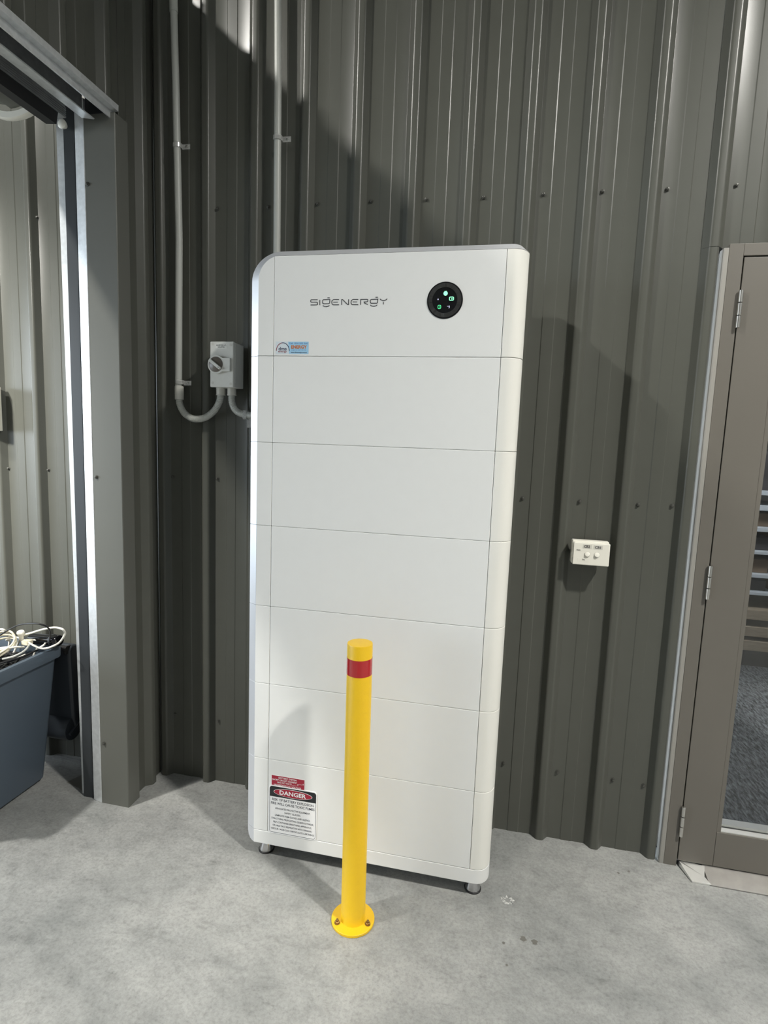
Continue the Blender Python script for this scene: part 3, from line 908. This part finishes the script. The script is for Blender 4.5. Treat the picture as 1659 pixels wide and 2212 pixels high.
def corrugated(name, pts, r, parent, m):
    P = spline(pts, 16)
    # resample evenly
    out, acc = [P[0]], 0.0
    step = 0.0014
    for a, b in zip(P[:-1], P[1:]):
        L = (b - a).length
        t = 0.0
        while acc + (L - t) >= step:
            t += step - acc
            out.append(a + (b - a) * (t / L))
            acc = 0.0
        acc += L - t
    rad = [r if (i // 2) % 2 == 0 else r * 0.90 for i in range(len(out))]
    return G().tube(out, r, 14, rad=rad).build(name, m, parent, smooth=60)


def clip(parent, x, y, z, side=1):
    c = G()
    n = 14
    ring_o = arc(x, y, 0.0165, 0.0165, -180, 0, n)
    ring_i = arc(x, y, 0.0142, 0.0142, 0, -180, n)
    c.prism(ring_o + [(x + 0.0165, y + 0.008)] + [(x + 0.0142, y + 0.008)] + ring_i + [(x - 0.0142, y + 0.008), (x - 0.0165, y + 0.008)], z - 0.008, z + 0.008)
    c.box(x + 0.016, x + 0.048, y + 0.004, y + 0.008, z - 0.012, z + 0.006)
    o = c.build('clip', M_CLIP, parent, bevel=0.001)
    tag(o, 'clear plastic saddle clip')
    G().lathe([(0.0048, 0), (0.0042, 0.0022), (0.002, 0.0028)], (x + 0.034, y + 0.004, z - 0.003), (0, -1, 0), 12).build('clip_screw', M_STEEL, o, smooth=40)


yp = 0.330
C1 = root('conduit', (-0.478, yp, 1.6), 'grey conduit drop curving up into the isolator box from left', 'conduit')
G().tube([(-0.4820, yp, 1.640), (-0.4745, yp, 2.2), (-0.4825, yp, 2.7), (-0.489, yp, 2.990)], 0.0130, 20).build('rigid_pipe', M_PVC, C1, smooth=50)
G().tube([(-0.489, yp, 2.985), (-0.496, yp, 4.5), (-0.496, yp, 5.9)], 0.0150, 20).build('upper_pipe', M_PVC, C1, smooth=50)
G().lathe([(0.0130, 0), (0.0168, 0.0), (0.0168, 0.050), (0.0150, 0.051)], (-0.4790, yp, 1.605), (0, 0, 1), 24).build('coupling', M_PVCW, C1, smooth=35)
corrugated('flexible_hose', [(-0.4790, yp, 1.608), (-0.4780, yp, 1.590), (-0.4640, yp, 1.560), (-0.4400, yp - 0.002, 1.541), (-0.4080, yp - 0.004, 1.531), (-0.3650, yp - 0.006, 1.538), (-0.3250, yp - 0.009, 1.565), (-0.3020, yp - 0.011, 1.600), (-0.2960, yp - 0.012, 1.628)], 0.0132, C1, M_PVC)
clip(C1, -0.4785, yp, 2.533)
clip(C1, -0.4785, yp, 1.672)
C2 = root('conduit', (-0.08, yp, 2.0), 'straight grey conduit running down behind the top of the white tower', 'conduit')
G().tube([(-0.079, yp, 1.7), (-0.0795, yp, 2.2), (-0.0835, yp, 2.7), (-0.092, yp, 3.3), (-0.10, yp, 5.9)], 0.0130, 20).build('rigid_pipe', M_PVC, C2, smooth=50)
clip(C2, -0.0815, yp, 2.533)
C3 = root('flexible_conduit', (-0.2, yp, 1.55), 'short corrugated grey hose from isolator into the white tower side', 'conduit')
corrugated('flexible_hose', [(-0.2500, 0.318, 1.628), (-0.2495, 0.318, 1.600), (-0.2390, 0.318, 1.575), (-0.2180, 0.317, 1.559), (-0.1850, 0.315, 1.552), (-0.1400, 0.300, 1.551), (-0.08, 0.27, 1.551), (-0.026, 0.23, 1.551)], 0.0130, C3, M_PVC)
cl = G().box(-0.197, -0.181, 0.300, 0.334, 1.535, 1.569)
cl.box(-0.197, -0.180, 0.335, 0.343, 1.505, 1.540)
o = cl.build('clip', M_CLIP, C3, bevel=0.002)
tag(o, 'clear plastic saddle clip')

# ------------------------------------------------------------------ white twin switch on the right
SW = root('wall_switch', (1.092, 0.345, 1.115), 'white twin switch plate marked CB1 and CB2 on the wall', 'switch')
y0 = 0.302
G().box(1.0290, 1.1500, y0 + 0.010, 0.3465, 1.0775, 1.1585).build('mounting_block', M_SWW, SW, bevel=0.004)
PL = G().box(1.0330, 1.1520, y0, y0 + 0.0095, 1.0755, 1.1535).build('face_plate', M_SWW, SW, bevel=0.003, seg=3)
for x in (1.0795, 1.1110):
    b = G().lathe([(0.0085, 0.0), (0.0085, 0.002), (0.0075, 0.0042), (0.004, 0.005), (0.0, 0.005)], (x, y0, 1.1135), (0, -1, 0.25), 24).build('rocker', M_SWW, SW, smooth=40)
    rgx = G()
    stroke(rgx, arc(x, 1.1135, 0.0092, 0.0092, 0, 345, 23), 0.0010, y0 - 0.0008, y0, True)
    rgx.build('rocker_rim', M_TAPE, b)
for x, s in ((1.0775, 'CB2'), (1.1130, 'CB1')):
    q = G().box(x - 0.0145, x + 0.0145, y0 - 0.0006, y0, 1.1340 - (x - 1.0775) * 0.02, 1.1475 - (x - 1.0775) * 0.02).build('label_tape', M_TAPE, SW)
    text_obj('lettering', [(s, x - 0.001, 1.1364 - (x - 1.0775) * 0.02, 0.0088, 0.0195)], M_INK, q, y0 - 0.0009, bold=0.025)
q = G().box(1.0395, 1.0640, y0 - 0.0005, y0, 1.1235, 1.1310).build('label_tape', M_SWW, SW)
text_obj('lettering', [('Auto', 1.0495, 1.1252, 0.0046, 0.0135)], M_INK, q, y0 - 0.0008, bold=0.03)
q = G().box(1.0490, 1.0870, y0 - 0.0005, y0, 1.0880, 1.1000).build('label_tape', M_SWW, SW)
text_obj('lettering', [('On', 1.0680, 1.0922, 0.0050, 0.0090)], M_INK, q, y0 - 0.0008, bold=0.03)

# white box at the left edge
WB = root('wall_box', (-1.40, 0.345, 1.55), 'white enclosure on the far wall at the left frame edge', 'box')
G().box(-1.48, -1.324, 0.285, 0.345, 1.455, 1.640).build('housing', M_SWW, WB, bevel=0.003)
G().box(-1.475, -1.3285, 0.275, 0.284, 1.460, 1.635).build('lid', M_SWW, WB, bevel=0.003)

# ------------------------------------------------------------------ bin with cables
BN = root('storage_bin', (-1.18, -0.06, 0), 'blue grey plastic bin overflowing with cables in the left opening', 'bin')
bx0, bx1, by0, by1 = -1.425, -0.950, -0.340, 0.195      # rim-level body
tx0, tx1, ty0, ty1 = -1.345, -1.031, -0.265, 0.195      # floor-level body


def rr(x0, x1, y0, y1, r, z, n=4):
    return [(p[0], p[1], z) for p in rrect(x0, x1, y0, y1, r, n)]


wall = [rr(tx0, tx1, ty0, ty1, 0.03, 0.018), rr(tx0 - 0.003, tx1 + 0.003, ty0 - 0.003, ty1 + 0.001, 0.03, 0.04), rr(bx0, bx1, by0, by1, 0.03, 0.56), rr(bx0, bx1, by0, by1, 0.03, 0.594),
        rr(bx0 + 0.006, bx1 - 0.006, by0 + 0.006, by1 - 0.006, 0.028, 0.594), rr(tx0 + 0.008, tx1 - 0.008, ty0 + 0.008, ty1 - 0.008, 0.028, 0.03)]
G().loft(wall).build('tub', M_BIN, BN, smooth=35)
rim = [rr(bx0 - 0.004, bx1 + 0.004, by0 - 0.004, by1 + 0.004, 0.034, 0.556), rr(bx0 - 0.016, bx1 + 0.016, by0 - 0.016, by1 + 0.018, 0.040, 0.556), rr(bx0 - 0.017, bx1 + 0.017, by0 - 0.017, by1 + 0.019, 0.040, 0.590),
       rr(bx0 - 0.012, bx1 + 0.012, by0 - 0.012, by1 + 0.014, 0.038, 0.600), rr(bx0 + 0.004, bx1 - 0.004, by0 + 0.004, by1 - 0.004, 0.030, 0.600), rr(bx0 + 0.004, bx1 - 0.004, by0 + 0.004, by1 - 0.004, 0.030, 0.588)]
G().loft(rim, caps=False).build('rim', M_BIN, BN, smooth=35)
G().tube([(-1.38, 0.225, 0.585), (-0.935, 0.225, 0.575)], 0.010, 12).build('hinge_rod', M_DARK, BN)
lid = [(0.240, 0.555), (0.252, 0.580), (0.290, 0.572), (0.305, 0.545), (0.308, 0.26), (0.296, 0.20), (0.262, 0.20), (0.252, 0.26)]
LD = G().prism(lid, -1.41, -0.938, 'x').build('lid', M_BIND, BN, bevel=0.012, seg=3)
G().lathe([(0.030, 0), (0.048, 0.004), (0.050, 0.01), (0.050, 0.40), (0.046, 0.41)], (-0.945, 0.262, 0.205), (-1, 0, 0), 28).build('lid_lip', M_BIND, LD, smooth=40)
G().prism([(0.228, 0.198), (0.232, 0.188), (0.296, 0.222), (0.292, 0.232)], -0.948, -0.936, 'x').build('lid_catch', M_BIND, LD, bevel=0.002)
G().box(-0.957, -0.945, 0.225, 0.262, 0.545, 0.578).build('lid_hinge', M_DARK, LD, bevel=0.003)

tang = G()
random.seed(11)
for i in range(36):
    cx, cyy, z = random.uniform(-1.36, -1.02), random.uniform(-0.27, 0.11), random.uniform(0.545, 0.610)
    r = random.uniform(0.03, 0.075)
    P = []
    n = 16
    tx, ty = random.uniform(-0.4, 0.4), random.uniform(-0.4, 0.4)
    for k in range(n + 1):
        a = 2 * PI * k / n * random.choice((1.0, 1.0)) + i
        rx = r * (1 + 0.15 * math.sin(3 * a + i))
        P.append((cx + rx * math.cos(a), cyy + rx * math.sin(a), z + r * (tx * math.cos(a) + ty * math.sin(a)) * 0.5))
    tang.tube(P, 0.0035, 6)
# dark bed the cables lie on
bed = rr(bx0 + 0.02, bx1 - 0.03, by0 + 0.02, by1 - 0.02, 0.02, 0.53)
tang.add(bed + rr(bx0 + 0.03, bx1 - 0.04, by0 + 0.03, by1 - 0.03, 0.02, 0.562), [tuple(range(20, 40))])
tang.build('cable_tangle', M_CABB)
tag(bpy.data.objects['cable_tangle'], 'tangle of black leads filling the blue grey bin', 'cables', kind='stuff')


def cable(name, pts, r, m, label, per=8, cat='cable'):
    o = G().tube(spline(pts, per), r, 8).build(name, m, None, smooth=60, org=pts[0])
    tag(o, label, cat)
    return o


WL = [(-1.13, 0.144, 0.615), (-1.13, 0.128, 0.625), (-1.099, 0.148, 0.63), (-1.031, 0.117, 0.635), (-0.979, 0.099, 0.63), (-0.953, 0.102, 0.62), (-0.926, 0.104, 0.62),
      (-0.909, 0.123, 0.625), (-0.896, 0.141, 0.635), (-0.874, 0.139, 0.66), (-0.863, 0.135, 0.68), (-0.858, 0.118, 0.70), (-0.89, 0.127, 0.70), (-0.913, 0.118, 0.70),
      (-0.95, 0.112, 0.69), (-1.002, 0.12, 0.67), (-1.051, 0.124, 0.65), (-1.080, 0.128, 0.61), (-1.10, 0.12, 0.56)]
wc = cable('white_cable', WL, 0.0040, M_CABW, 'white lead looping out over the right rim of the bin')
cable('white_cable', [(-1.16, 0.085, 0.60), (-1.135, 0.088, 0.665), (-1.12, 0.09, 0.68), (-1.103, 0.092, 0.68), (-1.110, 0.115, 0.66), (-1.137, 0.149, 0.63), (-1.15, 0.15, 0.56)], 0.0040, M_CABW, 'white lead arching up at the left edge of the bin pile')
cable('white_cable', [(-1.06, 0.15, 0.60), (-1.036, 0.143, 0.628), (-0.985, 0.150, 0.628), (-0.967, 0.150, 0.628), (-0.955, 0.125, 0.622), (-0.97, 0.110, 0.612), (-0.985, 0.118, 0.60), (-1.0, 0.11, 0.56)], 0.0038, M_CABW, 'white lead bent in a sharp corner inside the bin rim')
co = []
for k in range(0, 33):
    a = 2 * PI * k / 12 + 0.6
    rr_ = 0.060 + 0.004 * math.sin(k * 1.7)
    co.append((-1.095 + rr_ * math.cos(a), 0.045 + rr_ * 1.1 * math.sin(a), 0.612 + 0.028 * math.sin(a) + 0.0022 * k * 0.5))
cable('cream_cable', co, 0.0040, M_CABC, 'cream lead coiled in round turns on the bin pile', per=5)
cable('white_cable', [(-1.10, -0.02, 0.60), (-1.06, 0.01, 0.628), (-1.02, 0.055, 0.632), (-1.01, 0.085, 0.622), (-1.035, 0.10, 0.615), (-1.075, 0.07, 0.620), (-1.13, 0.02, 0.615)], 0.0038, M_CABW, 'white lead lying across the middle of the bin pile')
cable('grey_cable', [(-1.08, 0.16, 0.60), (-1.03, 0.135, 0.625), (-0.99, 0.09, 0.628), (-0.975, 0.05, 0.622), (-0.99, 0.02, 0.612), (-1.03, 0.01, 0.60)], 0.0040, M_PVC, 'grey lead curving behind the right bin rim')
co = []
for k in range(0, 21):
    a = 2 * PI * k / 12 + 2.0
    co.append((-1.12 + 0.070 * math.cos(a), -0.035 + 0.055 * math.sin(a), 0.606 + 0.02 * math.cos(a) + 0.0012 * k))
cable('white_cable', co, 0.0040, M_CABW, 'white lead coiled low at the front of the bin pile', per=5)
cable('black_cable', [(-1.20, 0.06, 0.60), (-1.117, 0.086, 0.66), (-1.065, 0.078, 0.69), (-0.977, 0.042, 0.73), (-0.899, 0.021, 0.75), (-0.862, 0.021, 0.75), (-0.86, 0.048, 0.73), (-0.889, 0.09, 0.69), (-0.954, 0.150, 0.61), (-0.98, 0.15, 0.55)],
      0.0032, M_CABB, 'black lead arching highest above the bin pile')
cable('black_cable', [(-1.02, -0.10, 0.60), (-0.985, -0.02, 0.607), (-0.968, 0.04, 0.606), (-0.975, 0.10, 0.604), (-1.0, 0.14, 0.59)], 0.0042, M_CABB, 'thick black lead lying along the right bin rim')
cable('white_cable', [(-1.05, -0.14, 0.595), (-1.0, -0.05, 0.602), (-0.985, 0.02, 0.601), (-0.99, 0.07, 0.598), (-1.02, 0.09, 0.585)], 0.0042, M_CABW, 'white lead lying just inside the thick black lead')
bt = root('black_bottle', (-0.98, 0.16, 0.64), 'shiny black cylinder lying on top of the bin pile', 'bottle')
G().lathe([(0.012, 0.0), (0.021, 0.004), (0.022, 0.02), (0.022, 0.125), (0.0225, 0.13), (0.0225, 0.152), (0.020, 0.156)], (-1.058, 0.172, 0.622), (0.96, -0.13, 0.10), 24).build('barrel', M_GLOSSB, bt, smooth=40)
G().lathe([(0.0230, 0.118), (0.0235, 0.120), (0.0235, 0.124), (0.0230, 0.126)], (-1.058, 0.172, 0.622), (0.96, -0.13, 0.10), 24, caps=False).build('seam_ring', M_GUIDE, bt, smooth=40)
pg = root('white_plug', (-1.06, 0.12, 0.65), 'white mains plug sitting upright in the cables', 'plug')
G().lathe([(0.004, -0.030), (0.008, -0.018), (0.009, 0.0), (0.013, 0.008), (0.0145, 0.014), (0.012, 0.019), (0.0, 0.021)], (-1.049, 0.116, 0.655), (0.1, -0.2, 0.9), 18).build('body', M_CABW, pg, smooth=40)
G().box(-1.036, -1.005, 0.100, 0.130, 0.622, 0.640).build('adaptor', M_CABC, pg, bevel=0.004)
yt = G().box(-1.088, -1.072, 0.052, 0.064, 0.606, 0.609).build('yellow_tag', M_YTAG, None, bevel=0.001)
tag(yt, 'small yellow test tag on the coiled cream lead', 'tag')

# ------------------------------------------------------------------ marks on the slab
random.seed(5)
ch = G()
for i in range(46):
    a = random.uniform(0, 2 * PI)
    d = random.uniform(0.25, 1.0) ** 0.6
    x, y, r = 0.881 + 0.021 * d * math.cos(a), 0.026 + 0.016 * d * math.sin(a), random.uniform(0.0015, 0.0055)
    ph = random.uniform(0, 6)
    base = [(x + r * random.uniform(0.6, 1.1) * math.cos(ph + 2 * PI * k / 7), y + 0.7 * r * random.uniform(0.6, 1.1) * math.sin(ph + 2 * PI * k / 7), 0.0003) for k in range(7)]
    ch.add(base + [(x, y, random.uniform(0.0015, 0.0035))], [(k, (k + 1) % 7, 7) for k in range(7)])
o = ch.build('chip_patch', M_CHIP, fl)
tag(o, 'pale chipped spot in the concrete beside the right foot')
for (x, y, l, a) in ((0.926, -0.112, 0.012, 0.4), (0.868, -0.141, 0.006, 1.0), (0.959, -0.115, 0.012, 2.3), (0.877, -0.213, 0.005, 0.2), (1.262, 0.245, 0.006, 0.0), (1.30, 0.262, 0.006, 0.3), (-1.245, -0.30, 0.010, 0.4)):
    g = G()
    g.add([(x + l * math.cos(a + t) * (1 if i % 2 else 0.55), y + l * math.sin(a + t) * 0.8, 0.0006) for i, t in enumerate([2 * PI * k / 10 for k in range(10)])], [tuple(range(10))])
    g.build('dark_speck', M_MARK, fl)
g = G()
g.add([(-0.935, 0.195, 0.0008), (-0.86, 0.175, 0.0008), (-0.80, 0.150, 0.0008), (-0.79, 0.20, 0.0008), (-0.80, 0.28, 0.0008), (-0.86, 0.30, 0.0008), (-0.91, 0.265, 0.0008)], [tuple(range(7))])
g.build('dark_patch', M_MARK, fl)  # flat dark patch on the slab by the door guide
